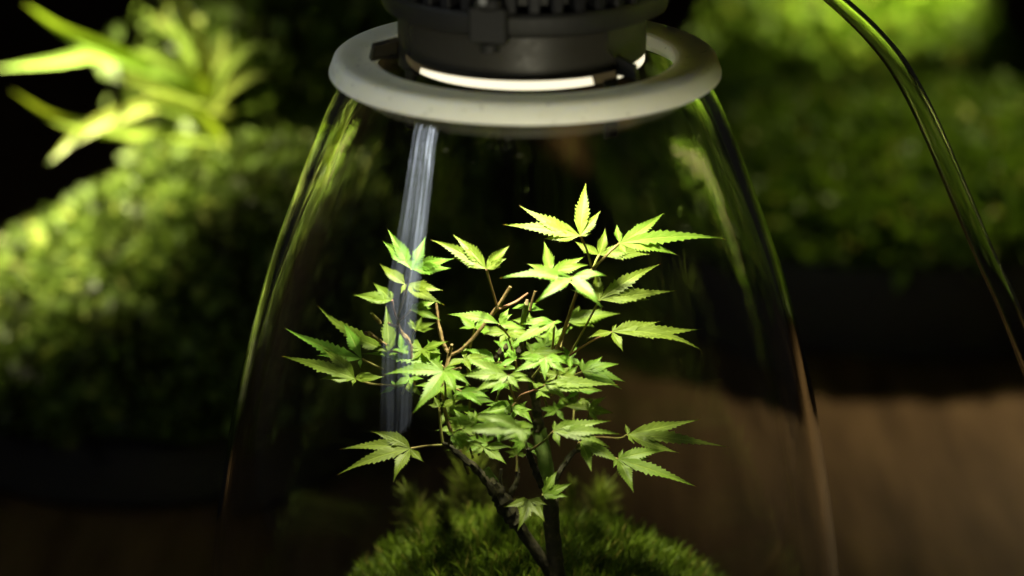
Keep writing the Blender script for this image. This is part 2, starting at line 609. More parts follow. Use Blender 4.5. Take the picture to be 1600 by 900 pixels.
# cooling fins round the top
fin0 = None
NF = 40
bv, bf = box((0, -0.0432, 0.0338), Vector((1, 0, 0)), Vector((0, 1, 0)), Vector((0, 0, 1)), 0.0036, 0.0062, 0.0200, 0.2)
for k in range(NF):
    a = 2 * math.pi * (k + 0.35) / NF
    if fin0 is None:
        fin0 = mesh_obj('fin', bv, bf, M_fin, None, smooth=False)
        o = fin0
    else:
        o = fin0.copy()
        COL.objects.link(o)
    o.parent = lid
    o.location = (0, 0, 0)
    o.rotation_euler = (0, 0, a)
# latch block on the front
a0 = math.asin((758 - 812) / 223.0)
er = Vector((math.sin(a0), -math.cos(a0), 0)); et = Vector((math.cos(a0), math.sin(a0), 0)); ez = Vector((0, 0, 1))
cen = Vector((LX, 0, ZR))
la = join(box(cen + er * 0.0463 + ez * 0.0206, et, er, ez, 0.0122, 0.0052, 0.0125, 0.22),
          box(cen + er * 0.0466 + ez * 0.0275, et, er, ez, 0.0085, 0.0070, 0.0060, 0.3))
latch = mesh_obj('latch', *la, M_black, lid, smooth=False)
pin_path = [cen + er * 0.0460 + ez * 0.0146, cen + er * 0.0460 + ez * 0.0120]
mesh_obj('pin', *tube(pin_path, [0.0034, 0.0030], 14), M_black, latch)
mesh_obj('screw', *tube([cen + er * 0.0492 + ez * 0.0286 - et * 0.001, cen + er * 0.0506 + ez * 0.0286 - et * 0.001], [0.0016, 0.0013], 12), plain('worn_steel', (0.45, 0.46, 0.48), 0.3, 1.0), latch)


def band(segs, r0, r1):
    """Curved plate cut to an outline: segs = (angle, z low, z high) in degrees and metres."""
    vs, fs = [], []
    for a, lo, hi in segs:
        s, c = math.sin(R(a)), -math.cos(R(a))
        for r in (r0, r1):
            for z in (lo, hi):
                vs.append((LX + r * s, r * c, ZR + z))
    n = len(segs)
    for i in range(n - 1):
        p, q = i * 4, i * 4 + 4
        fs += [(p, q, q + 1, p + 1), (p + 2, p + 3, q + 3, q + 2), (p, p + 2, q + 2, q), (p + 1, q + 1, q + 3, p + 3)]
    fs += [(0, 1, 3, 2), (n * 4 - 4, n * 4 - 2, n * 4 - 1, n * 4 - 3)]
    return vs, fs


sg = []
for a in np.arange(-76, -52.9, 2.0): sg.append((a, -0.0012, 0.0158))
for a in np.arange(-52.9, 31.0, 2.5): sg.append((a, 0.0019, 0.0155))
for a in np.arange(31.0, 37.1, 2.0): sg.append((a, -0.0012, 0.0155))
for a in np.arange(37.2, 44.5, 1.5): sg.append((a, -0.0012, 0.0098 - 0.0008 * (a - 37)))
collar = mesh_obj('collar', *band(sg, 0.0415, 0.0422), M_smoke, lid)


def tab_at(a, zl, zh, w, out):
    er = Vector((math.sin(R(a)), -math.cos(R(a)), 0)); et = Vector((math.cos(R(a)), math.sin(R(a)), 0))
    return box(cen + er * (0.0419 + out) + ez * ((zl + zh) / 2), et, er, ez, w, 0.0010, zh - zl, 0.2)


def foot_at(a, w):
    er = Vector((math.sin(R(a)), -math.cos(R(a)), 0)); et = Vector((math.cos(R(a)), math.sin(R(a)), 0))
    pts = []
    for s in (-1, 1):
        for r, z in ((0.0419, 0.0010), (0.0419, 0.0072), (0.0470, 0.0062), (0.0500, 0.0056), (0.0512, 0.0008), (0.0470, 0.0012)):
            pts.append(cen + er * r + et * (s * w / 2) + ez * z)
    n = 6
    fs = [tuple(range(n)), tuple(range(n, 2 * n))[::-1]]
    for k in range(n):
        l = (k + 1) % n
        fs.append((k, k + n, l + n, l))
    return pts, fs


mesh_obj('foot', *foot_at(-77, 0.0045), M_smoke, lid, smooth=False)
mesh_obj('foot', *foot_at(43, 0.0014), M_black, lid, smooth=False)
for a in (38, -58):
    mesh_obj('tab', *tab_at(a, -0.0190, 0.0005, 0.0050, 0.0012), M_smoke, lid, smooth=False)

# ------------------------------------------------------------------ clear tube on the right
tp_ = [(1270, -30), (1320, 12), (1362, 52), (1398, 95), (1428, 145), (1456, 203), (1484, 268), (1512, 335), (1541, 403), (1572, 470), (1602, 545), (1640, 645)]
path = catmull([at(u, v, 0.05 - 0.03 * i / 11) for i, (u, v) in enumerate(tp_)], 6)
rad = lerp_list([0.0028, 0.0032, 0.0036, 0.0037, 0.0037, 0.0037, 0.0038, 0.0039], len(path))
ov, of = tube(path, rad, 24, 0, False)
iv, if_ = tube(path, [r * 0.84 for r in rad], 24, 0, False)
no = len(ov)
n = 24
fs = list(of) + [tuple(i + no for i in q)[::-1] for q in if_]
e = (len(path) - 1) * n
for k in range(n):
    l = (k + 1) % n
    fs.append((k, k + no, l + no, l))
    fs.append((e + k, e + l, e + l + no, e + k + no))
tb = mesh_obj('clear_tube', ov + iv, fs, M_tube)
tag(tb, 'clear plastic tube bending down at the right of the jar', 'tube')


# ------------------------------------------------------------------ moss builders
def fbm(x, y, seed=0):
    s = 0
    for k, (f, a) in enumerate(((23, 1.0), (51, 0.5), (117, 0.25))):
        s += a * (math.sin(f * x + 1.7 * k + seed) * math.cos(f * 1.13 * y - 0.9 * k + seed * 1.3) + 0.6 * math.sin(f * 0.7 * (x + y) + seed * 2.1))
    return s


def leaflet_cloud(points, normals, size, seed, flat=0.7, aspect=0.55):
    """Many small pointed leaves, four triangles each, sitting at points and leaning along normals."""
    r = np.random.default_rng(seed)
    n = len(points)
    P = np.asarray(points); N = np.asarray(normals)
    d = r.normal(size=(n, 3)); d /= np.linalg.norm(d, axis=1)[:, None]
    axis = d * flat + N * (1 - flat * 0.5)
    axis /= np.linalg.norm(axis, axis=1)[:, None]
    side = np.cross(axis, r.normal(size=(n, 3))); side /= np.linalg.norm(side, axis=1)[:, None]
    nrm = np.cross(axis, side)
    s = size * (0.5 + 1.2 * r.random(n) ** 2)[:, None]
    v0 = P
    v1 = P + axis * s * 0.5 + side * s * aspect * 0.5 + nrm * s * 0.08
    v2 = P + axis * s * 0.5 - side * s * aspect * 0.5 + nrm * s * 0.08
    v3 = P + axis * s - nrm * s * 0.12
    vm = P + axis * s * 0.5
    V = np.stack([v0, v1, v2, v3, vm], 1).reshape(-1, 3)
    b = np.arange(n)[:, None] * 5
    F = np.concatenate([b + np.array([[0, 1, 4]]), b + np.array([[1, 3, 4]]), b + np.array([[0, 4, 2]]), b + np.array([[4, 3, 2]])])
    return V, F


def tri_mesh(name, V, F, material):
    m = bpy.data.meshes.new(name)
    m.vertices.add(len(V)); m.vertices.foreach_set('co', np.asarray(V, dtype=np.float32).ravel())
    F = np.asarray(F, dtype=np.int32)
    m.loops.add(F.size); m.loops.foreach_set('vertex_index', F.ravel())
    m.polygons.add(len(F)); m.polygons.foreach_set('loop_start', np.arange(0, F.size, 3, dtype=np.int32))
    m.update(calc_edges=True)
    m.validate()
    m.materials.append(material)
    o = bpy.data.objects.new(name, m)
    COL.objects.link(o)
    return o


def dome_mesh(cx, cyy, rx, ry, zf, nr=28, na=56):
    """Height-field dome: zf(x, y, q) with q the 0..1 radius."""
    vs, fs = [], []
    vs.append((cx, cyy, zf(cx, cyy, 0)))
    for i in range(1, nr + 1):
        q = i / nr
        for k in range(na):
            a = 2 * math.pi * k / na
            x, y = cx + rx * q * math.cos(a), cyy + ry * q * math.sin(a)
            vs.append((x, y, zf(x, y, q)))
    for k in range(na):
        fs.append((0, 1 + k, 1 + (k + 1) % na))
    for i in range(nr - 1):
        for k in range(na):
            l = (k + 1) % na
            a, b = 1 + i * na, 1 + (i + 1) * na
            fs.append((a + k, b + k, b + l)); fs.append((a + k, b + l, a + l))
    return np.array(vs), np.array(fs)


def moss_dome(name, cx, cyy, rx, ry, zf, count, size, material, basemat, seed, keep=None, aspect=0.55, flat=0.7):
    V, F = dome_mesh(cx, cyy, rx, ry, zf)
    r = np.random.default_rng(seed)
    pts, nrm = [], []
    for _ in range(count):
        q = math.sqrt(r.random()); a = r.random() * 2 * math.pi
        x, y = cx + rx * q * math.cos(a), cyy + ry * q * math.sin(a)
        h = 0.001
        z = zf(x, y, q)
        zx = zf(x + h, y, math.hypot((x + h - cx) / rx, (y - cyy) / ry)); zy = zf(x, y + h, math.hypot((x - cx) / rx, (y + h - cyy) / ry))
        nn = np.array([-(zx - z) / h, -(zy - z) / h, 1.0]); nn /= np.linalg.norm(nn)
        if keep and not keep(x, y, r.random()):
            continue
        pts.append((x, y, z + (r.random() - 0.3) * size * 0.5)); nrm.append(nn)
    LV, LF = leaflet_cloud(pts, nrm, size, seed, flat, aspect)
    o = tri_mesh(name, np.vstack([V, LV]), np.vstack([F, LF + len(V)]), material)
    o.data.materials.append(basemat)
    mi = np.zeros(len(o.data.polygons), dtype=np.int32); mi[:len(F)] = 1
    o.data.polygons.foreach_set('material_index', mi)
    return o


def qpow(q, p, e):
    return max(0.0, 1 - min(q, 1.0) ** p) ** e


# ------------------------------------------------------------------ left planter
def pot(name, cx, cyy, r, h, label, prof=None):
    pr = prof or [(0.001, 0.0), (r * 0.90, 0.0), (r * 0.97, h * 0.08), (r * 1.0, h * 0.35), (r * 1.0, h * 0.80), (r * 0.985, h * 0.96), (r * 0.95, h), (r * 0.88, h * 0.97), (r * 0.86, h * 0.85), (0.001, h * 0.85)]
    v, f = lathe(pr, 80, True, cx, cyy, 0)
    o = mesh_obj(name, v, f, M_pot)
    tag(o, label, 'planter')
    return o


pot('planter', -0.190, 0.405, 0.120, 0.072, 'dark round planter under the bright moss at the left')
LC = (-0.185, 0.40)


def z_left(x, y, q):
    t = (x - LC[0]) / 0.125
    return 0.048 + max(0.02, 0.083 + 0.062 * min(t, 0.55)) * qpow(q, 2.2, 0.62) + (0.0070 * fbm(x, y, 1.0) + 0.0035 * fbm(x * 3, y * 3, 8.0)) * (1 - q * 0.5)


lm = moss_dome('moss_mound', LC[0], LC[1], 0.130, 0.128, z_left, 20000, 0.0085, M_bgmoss, M_mossbase, 11, keep=lambda x, y, r: fbm(x * 5 + 0.4, y * 5, 9.0) > -0.5 - 0.7 * r)
tag(lm, 'creeping small-leaved moss mound sloping down at the left behind the jar', 'moss', kind='stuff')
LC2 = (-0.118, 0.525)


def z_left2(x, y, q):
    return 0.02 + 0.195 * qpow(q, 2.4, 0.6) + 0.010 * fbm(x, y, 4.0) * (1 - q * 0.6)


lm2 = moss_dome('moss_mound', LC2[0], LC2[1], 0.105, 0.095, z_left2, 15000, 0.0095, M_bgmoss, M_mossbase, 12, keep=lambda x, y, r: fbm(x * 4, y * 4, 5.0) > -0.4 - 0.7 * r)
tag(lm2, 'tall mossy hump behind the strap-leaved plant', 'moss', kind='stuff')

# strap-leaved plant
sp = empty('strap_plant', at(340, 200, 0.43))
tag(sp, 'bright strap-leaved plant reaching left above the sloping moss', 'plant')


def strap(pts, y0, y1, wpx, parent, matl=M_strap, name='leaf'):
    """A long arching leaf through photograph points, its depth running from y0 to y1."""
    n = len(pts)
    path = catmull([at(u, v, y0 + (y1 - y0) * i / (n - 1)) for i, (u, v) in enumerate(pts)], 7)
    m = len(path)
    vs, fs, uv = [], [], []
    wm = wpx / FPX * 1.25 / 2
    for i, p in enumerate(path):
        s = i / (m - 1)
        t = (path[min(i + 1, m - 1)] - path[max(i - 1, 0)]).normalized()
        nrm = Vector((0, -0.75, 0.66))
        sd = t.cross(nrm).normalized()
        up = sd.cross(t)
        w = wm * (0.55 + 0.9 * s if s < 0.5 else 1.0) * (1 - max(0, (s - 0.45) / 0.55) ** 1.8) * (1.0 if s >= 0.5 else 1.0)
        for k in (-1, -0.5, 0, 0.5, 1):
            vs.append(p + sd * (w * k) + up * (abs(k) * w * 0.35)); uv.append((0.5 + 0.5 * k, s))
    for i in range(m - 1):
        for k in range(4):
            a = i * 5 + k
            fs.append((a, a + 1, a + 6, a + 5))
    return mesh_obj(name, vs, fs, matl, parent, True, uv)


for pts, y0, y1, w in (
        ([(345, 150), (255, 118), (170, 82), (95, 48), (35, 3)], 0.43, 0.36, 34),
        ([(330, 160), (250, 115), (160, 88), (80, 98), (-12, 108)], 0.42, 0.38, 30),
        ([(365, 225), (270, 212), (180, 207), (90, 188), (15, 140)], 0.42, 0.35, 30),
        ([(360, 175), (270, 160), (190, 180), (125, 212), (75, 255)], 0.41, 0.36, 36),
        ([(340, 165), (300, 120), (250, 90), (205, 78)], 0.42, 0.40, 34),
        ([(340, 165), (290, 150), (230, 130), (180, 115)], 0.41, 0.38, 34),
        ([(330, 175), (345, 120), (375, 85), (412, 62)], 0.41, 0.40, 26),
        ([(325, 175), (335, 120), (345, 80), (352, 45)], 0.42, 0.43, 24),
        ([(330, 175), (360, 140), (395, 120), (425, 118)], 0.40, 0.38, 24),
        ([(320, 175), (300, 120), (285, 70), (262, 20)], 0.43, 0.44, 26),
        ([(335, 150), (320, 90), (300, 40), (280, -15)], 0.42, 0.42, 22),
        ([(345, 215), (310, 185), (255, 168), (215, 160)], 0.40, 0.36, 34)):
    strap(pts, y0, y1, w * 0.82, sp)

# leafy clump at the crown of the strap plant
cl = np.random.default_rng(5)
cp, cn = [], []
for _ in range(420):
    u, v = cl.normal(335, 62), cl.normal(95, 55)
    p = at(u, v, 0.44 + cl.random() * 0.06)
    cp.append(tuple(p)); cn.append((-0.3, -0.5, 0.8))
CV, CF = leaflet_cloud(cp, cn, 0.013, 6, 0.8, 0.6)
co = tri_mesh('leaf_cluster', CV, CF, M_bgmoss)
co.parent = sp; co.matrix_parent_inverse = Matrix.Translation(-sp.location)
tag(co, kind='stuff')

# ------------------------------------------------------------------ right planters
pot('planter', 0.230, 0.640, 0.165, 0.064, 'low dark planter under the cushion moss at the right')
RC = (0.232, 0.635)


def z_right(x, y, q):
    return 0.060 + 0.040 * qpow(q, 2.4, 0.6) + 0.006 * fbm(x * 0.8, y * 0.8, 2.0) * (1 - q * 0.7)


rm = moss_dome('moss_mound', RC[0], RC[1], 0.174, 0.160, z_right, 17000, 0.0095, M_bgmoss2, M_mossbase, 13, keep=lambda x, y, r: fbm(x * 4, y * 4, 2.5) > -0.5 - 0.8 * r)
tag(rm, 'low dark green cushion moss in the planter at the right', 'moss', kind='stuff')
RC2 = (0.235, 0.865)


def z_right2(x, y, q):
    return 0.0 + 0.150 * qpow(q, 2.6, 0.55) + 0.013 * fbm(x * 0.8, y * 0.8, 7.0) * (1 - q * 0.6)


rm2 = moss_dome('moss_mound', RC2[0], RC2[1], 0.125, 0.10, z_right2, 13000, 0.0105, M_bgmoss2, M_mossbase, 14, keep=lambda x, y, r: fbm(x * 3, y * 3, 6.5) > -0.5 - 0.8 * r)
tag(rm2, 'tall yellow-green moss mound lit behind the low moss at the right', 'moss', kind='stuff')

# ------------------------------------------------------------------ moss bed inside the jar
MC = (0.0035, 0.022)


def z_bed(x, y, q):
    return 0.006 + 0.100 * qpow(q, 3.0, 0.62) + 0.0018 * fbm(x * 1.6, y * 1.6, 3.0) * (1 - q)


def sprig(base, height, lean, nl, ll, wid, r, spread=0.9):
    """One moss shoot: whorled needles round a thin stem; returns verts, tris."""
    vs, fs = [], []
    ax = Vector((lean[0], lean[1], 1)).normalized()
    sa = ax.cross(Vector((1, 0.2, 0))).normalized(); sb = ax.cross(sa)
    base = Vector(base)
    # stem: three-sided
    w = wid * 0.9
    o = 0
    for k in range(3):
        th = k * 2.094
        vs.append(base + (sa * math.cos(th) + sb * math.sin(th)) * w)
    vs.append(base + ax * height)
    fs += [(0, 1, 3), (1, 2, 3), (2, 0, 3)]
    for i in range(nl):
        s = (0.12 + 0.88 * i / max(1, nl - 1))
        th = i * 2.39996 + r.random()
        rad = (sa * math.cos(th) + sb * math.sin(th))
        p = base + ax * (height * s)
        upf = 0.35 + 0.85 * s + 0.5 * s ** 4
        d = (rad * spread + ax * upf).normalized()
        L = ll * (0.7 + 0.5 * r.random()) * (1.0 - 0.35 * s)
        sd = d.cross(ax)
        if sd.length < 1e-4: sd = sa
        sd.normalize()
        o = len(vs)
        mid = p + d * (L * 0.5) + ax * (L * 0.05)
        tip = p + d * L - ax * (L * 0.10 * (1 - s))
        vs += [p + sd * wid, p - sd * wid, mid + sd * wid * 0.8, mid - sd * wid * 0.8, tip]
        fs += [(o, o + 1, o + 3), (o, o + 3, o + 2), (o + 2, o + 3, o + 4)]
    return vs, fs


BV, BF = dome_mesh(MC[0], MC[1], 0.092, 0.070, z_bed, 30, 64)
mv = [BV]; mf = [BF]; off = len(BV)
r_ = np.random.default_rng(21)
cnt = 0
while cnt < 2600:
    q = math.sqrt(r_.random()); a = r_.random() * 6.2832
    if q > 0.93: continue
    x, y = MC[0] + 0.092 * q * math.cos(a), MC[1] + 0.070 * q * math.sin(a)
    z = z_bed(x, y, q)
    out = Vector((math.cos(a), math.sin(a), 0)) * q * 0.55
    v, f = sprig((x, y, z - 0.002), 0.009 + 0.007 * r_.random(), (out.x + r_.normal() * 0.25, out.y + r_.normal() * 0.25), 26, 0.0088, 0.00028, r_)
    mv.append(np.array([tuple(p) for p in v])); mf.append(np.array(f) + off); off += len(v)
    cnt += 1
bed = tri_mesh('moss_bed', np.vstack(mv), np.vstack(mf), M_moss)
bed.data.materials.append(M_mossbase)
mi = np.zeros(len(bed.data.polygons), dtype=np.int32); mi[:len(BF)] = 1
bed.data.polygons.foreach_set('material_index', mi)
tag(bed, 'rounded bed of feathery green moss at the foot of the maple', 'moss', kind='stuff')

# taller shoots that stand out of the bed
for (u, v0, v1, y, ll, lean, lab) in (
        (737, 860, 728, 0.070, 0.0210, (0.02, 0), 'tallest feathery moss shoot behind the leaning stem'),
        (668, 850, 772, 0.052, 0.0130, (-0.35, 0), 'moss shoot leaning left out of the moss bed'),
        (915, 850, 768, 0.066, 0.0150, (0.30, 0), 'blurred moss shoot just right of the upright trunk'),
        (705, 860, 790, 0.030, 0.0095, (-0.15, 0), 'moss shoot between the left-leaning shoot and the tallest shoot'),
        (775, 870, 800, 0.035, 0.0100, (0.12, 0), 'moss shoot right of the tallest shoot behind the stem fork'),
        (880, 860, 760, 0.055, 0.0080, (0.12, 0), 'thin dim moss shoot behind the small lowest leaves')):
    pb, pt = at(u, v0, y), at(u, v1, y)
    v, f = sprig(pb, (pt - pb).length, lean, 230, ll, 0.00030, r_, 1.0)
    o = tri_mesh('moss_shoot', np.array([tuple(p) for p in v]), f, M_shoot)
    tag(o, lab, 'moss', 'taller moss shoots in the bed')

# ------------------------------------------------------------------ the maple
CROP = {'B': (420, 340, 3.0), 'C': (760, 260, 3.0), 'D': (500, 540, 3.0), 'E': (760, 540, 3.0), 'F': (680, 470, 1200 / 220), 'G': (660, 590, 5.0),
        'H': (780, 340, 6.0), 'I': (780, 430, 6.0), 'J': (430, 460, 1200 / 280), 'P': (0, 0, 1.0)}


def pxl(crop, p):
    a, b, s = CROP[crop]
    return (a + p[0] / s, b + p[1] / s)


tree = empty('maple_tree', at(868, 930, -0.012))
tag(tree, 'small maple tree with bright green pointed leaves inside the jar', 'tree')


def branch(name, crop, pts, ys, radii, material, n=9, knob=0.25, per=6, label=None):
    P = []
    for i, p in enumerate(pts):
        u, v = pxl(crop, p)
        y = ys[0] + (ys[1] - ys[0]) * i / (len(pts) - 1)
        P.append(at(u, v, y))
    path = catmull(P, per)
    rad = [r_px / FPX * 0.815 for r_px in lerp_list(radii, len(path))]
    if material is M_twig or material is M_redstalk: rad = [r * 0.74 for r in rad]
    o = mesh_obj(name, *tube(path, rad, n, knob), material, tree)
    if label: o['label'] = label
    return o, path


# stems; radii in photograph pixels
trunk, trunk_path = branch('trunk', 'P', [(870, 960), (869, 905), (864, 850), (860, 800), (857, 755), (850, 710), (842, 670)], (-0.012, 0.004), [14, 13, 11.5, 11.5, 11.5, 12, 12, 12], M_green, 14, 0.10)
tw, _ = branch('trunk', 'P', [(872, 960), (870, 905), (866, 860), (862, 822), (861, 790), (861, 776)], (-0.0135, -0.0085), [15.5, 14.5, 12.7, 12.7, 12.5, 11.8], M_bark, 14, 0.14)
tw['label'] = 'dark rough lower trunk'
branch('trunk', 'P', [(843, 676), (840, 650), (838, 625), (842, 598), (836, 575)], (0.003, 0.004), [9, 8.5, 7, 6, 4], M_bark, 10, 0.45)
branch('trunk', 'P', [(866, 905), (845, 870), (822, 838), (805, 812), (790, 795)], (-0.012, -0.012), [9.5, 10, 9.5, 10.5, 12], M_bark, 12, 0.2)[0]['label'] = 'dark leaning second trunk'
branch('branch', 'P', [(808, 818), (790, 790), (776, 766), (765, 750)], (-0.012, -0.012), [13, 14, 12, 8], M_bark, 12, 0.5)
o, gp = branch('branch', 'P', [(784, 778), (772, 755), (757, 733)], (-0.009, -0.006), [8, 8.5, 8.5], M_green, 12, 0.06)
o['label'] = 'thick green cut stump of a branch'
branch('branch', 'P', [(775, 775), (757, 748), (742, 730), (720, 712), (704, 698), (692, 691)], (-0.014, -0.012), [6, 5.5, 6.5, 4.5, 4, 2.5], M_bark, 9, 0.6)
branch('branch', 'P', [(692, 692), (688, 668), (687, 640)], (-0.012, -0.008), [2.2, 1.8, 1.8], M_stalk, 7, 0.1)
branch('twig', 'P', [(788, 775), (782, 757), (783, 732)], (-0.006, -0.004), [4, 3.5, 2.5], M_bark, 8, 0.6)
branch('twig', 'P', [(796, 772), (806, 755), (809, 738), (807, 718)], (-0.004, 0.0), [4.5, 4, 3.5, 2], M_bark, 8, 0.6)
branch('branch', 'P', [(846, 760), (838, 738), (830, 718), (824, 700)], (-0.016, -0.022), [4.5, 5.5, 5, 3.5], M_bark, 9, 0.6)
branch('branch', 'P', [(864, 770), (872, 742), (882, 724), (896, 706), (908, 702)], (-0.006, 0.008), [4, 4, 5, 4, 3.5], M_bark, 9, 0.5)
branch('branch', 'P', [(838, 630), (846, 606), (860, 588)], (0.004, 0.006), [3, 2.6, 2], M_bark, 8, 0.5)
# upper framework
branch('branch', 'D', [(700, 600), (650, 480), (600, 360), (578, 250), (580, 160), (595, 90), (606, 40), (612, 10)], (-0.006, 0.006), [4, 4, 4, 4, 4, 4.2, 4.5, 4], M_twig, 9, 0.25)
branch('branch', 'F', [(125, 460), (150, 455), (230, 410), (330, 310), (420, 200), (500, 95), (530, 62), (580, -20), (640, -120)], (0.006, 0.004), [3.5, 4, 4, 4, 4, 4.5, 5, 4, 3.6], M_twig, 9, 0.15)
branch('twig', 'F', [(540, 68), (620, 40), (700, 0), (790, -65)], (0.004, 0.010), [4, 3.2, 2.6, 2.2], M_redstalk, 8, 0.1)
branch('branch', 'F', [(115, 445), (85, 400), (60, 340), (45, 270), (28, 200), (15, 90), (8, 20)], (0.006, 0.010), [4.5, 4.5, 4, 4.5, 3.5, 3, 2.6], M_twig, 9, 0.3)
branch('twig', 'F', [(112, 470), (130, 420), (140, 372)], (0.005, 0.003), [3.5, 3.2, 3.0], M_twig, 8, 0.1)
branch('twig', 'F', [(100, 600), (160, 585), (215, 570)], (0.003, -0.004), [2.2, 2.2, 2.6], M_twig, 7, 0.2)
branch('branch', 'J', [(905, 400), (905, 340), (880, 295), (850, 260), (828, 225), (820, 170), (824, 120)], (0.004, 0.002), [4, 5, 6, 4.5, 4.5, 3, 2], M_twig, 9, 0.35)
branch('branch', 'J', [(930, 600), (918, 500), (908, 390)], (0.004, 0.004), [3.5, 3.5, 4], M_twig, 8, 0.2)
branch('twig', 'J', [(830, 215), (780, 205), (755, 190)], (0.002, 0.0), [3, 3.4, 2.5], M_twig, 8, 0.5)
branch('twig', 'J', [(700, 190), (665, 150), (645, 125)], (0.0, -0.004), [3.5, 3, 2.2], M_stalk, 8, 0.2)
branch('twig', 'J', [(745, 340), (690, 305), (640, 270), (605, 255)], (0.006, -0.002), [3, 3, 4.5, 5], M_twig, 9, 0.8)
branch('branch', 'C', [(240, 1010), (300, 920), (345, 820), (385, 710), (418, 610), (450, 545), (485, 490)], (0.004, -0.002), [4, 4, 4.2, 4, 3.8, 4, 4.8], M_twig, 9, 0.12)
branch('branch', 'C', [(488, 492), (530, 450), (575, 405), (612, 370)], (-0.002, -0.002), [4.2, 3.4, 2.8, 2.4], M_twig, 8, 0.1)
o, _ = branch('twig', 'I', [(195, 560), (222, 460), (238, 360), (256, 265)], (0.004, 0.0), [5, 5, 4.6, 4.2], M_green, 10, 0.08)
o['label'] = 'stub with a pale cut end'
mesh_obj('cut_end', *tube([at(*pxl('I', (256, 275)), 0.0), at(*pxl('I', (264, 228)), 0.0)], [0.00085, 0.0005], 10, 0.2), M_cut, o)
branch('twig', 'I', [(285, 330), (310, 240), (338, 150)], (0.008, 0.008), [3.4, 3, 2.8], M_twig, 8, 0.1)
branch('branch', 'F', [(880, 900), (820, 780), (800, 640), (760, 520), (740, 420), (735, 320), (745, 200)], (0.003, 0.004), [5, 4.5, 4, 4, 4, 4, 4], M_bark, 9, 0.5)
for k, (uv_, y) in enumerate((((548, 440), -0.004), ((570, 470), -0.006), ((520, 480), 0.0), ((708, 430), -0.004), ((600, 400), 0.002))):
    p = at(*pxl('F', uv_), y)
    mesh_obj('bud', *tube(catmull([p + Vector((0, 0, -0.0016)), p, p + Vector((0.0003, 0, 0.0016))], 3), lerp_list([0.0005, 0.0010, 0.0003], 7), 8, 0.3), M_bark, tree)


def lobe_w(s):
    """Half-width profile along a lobe, 0..1."""
    if s < 0.42:
        return 0.45 + 0.55 * math.sin(s / 0.42 * math.pi / 2)
    return max(0.0, (1 - s) / 0.58) ** 1.4


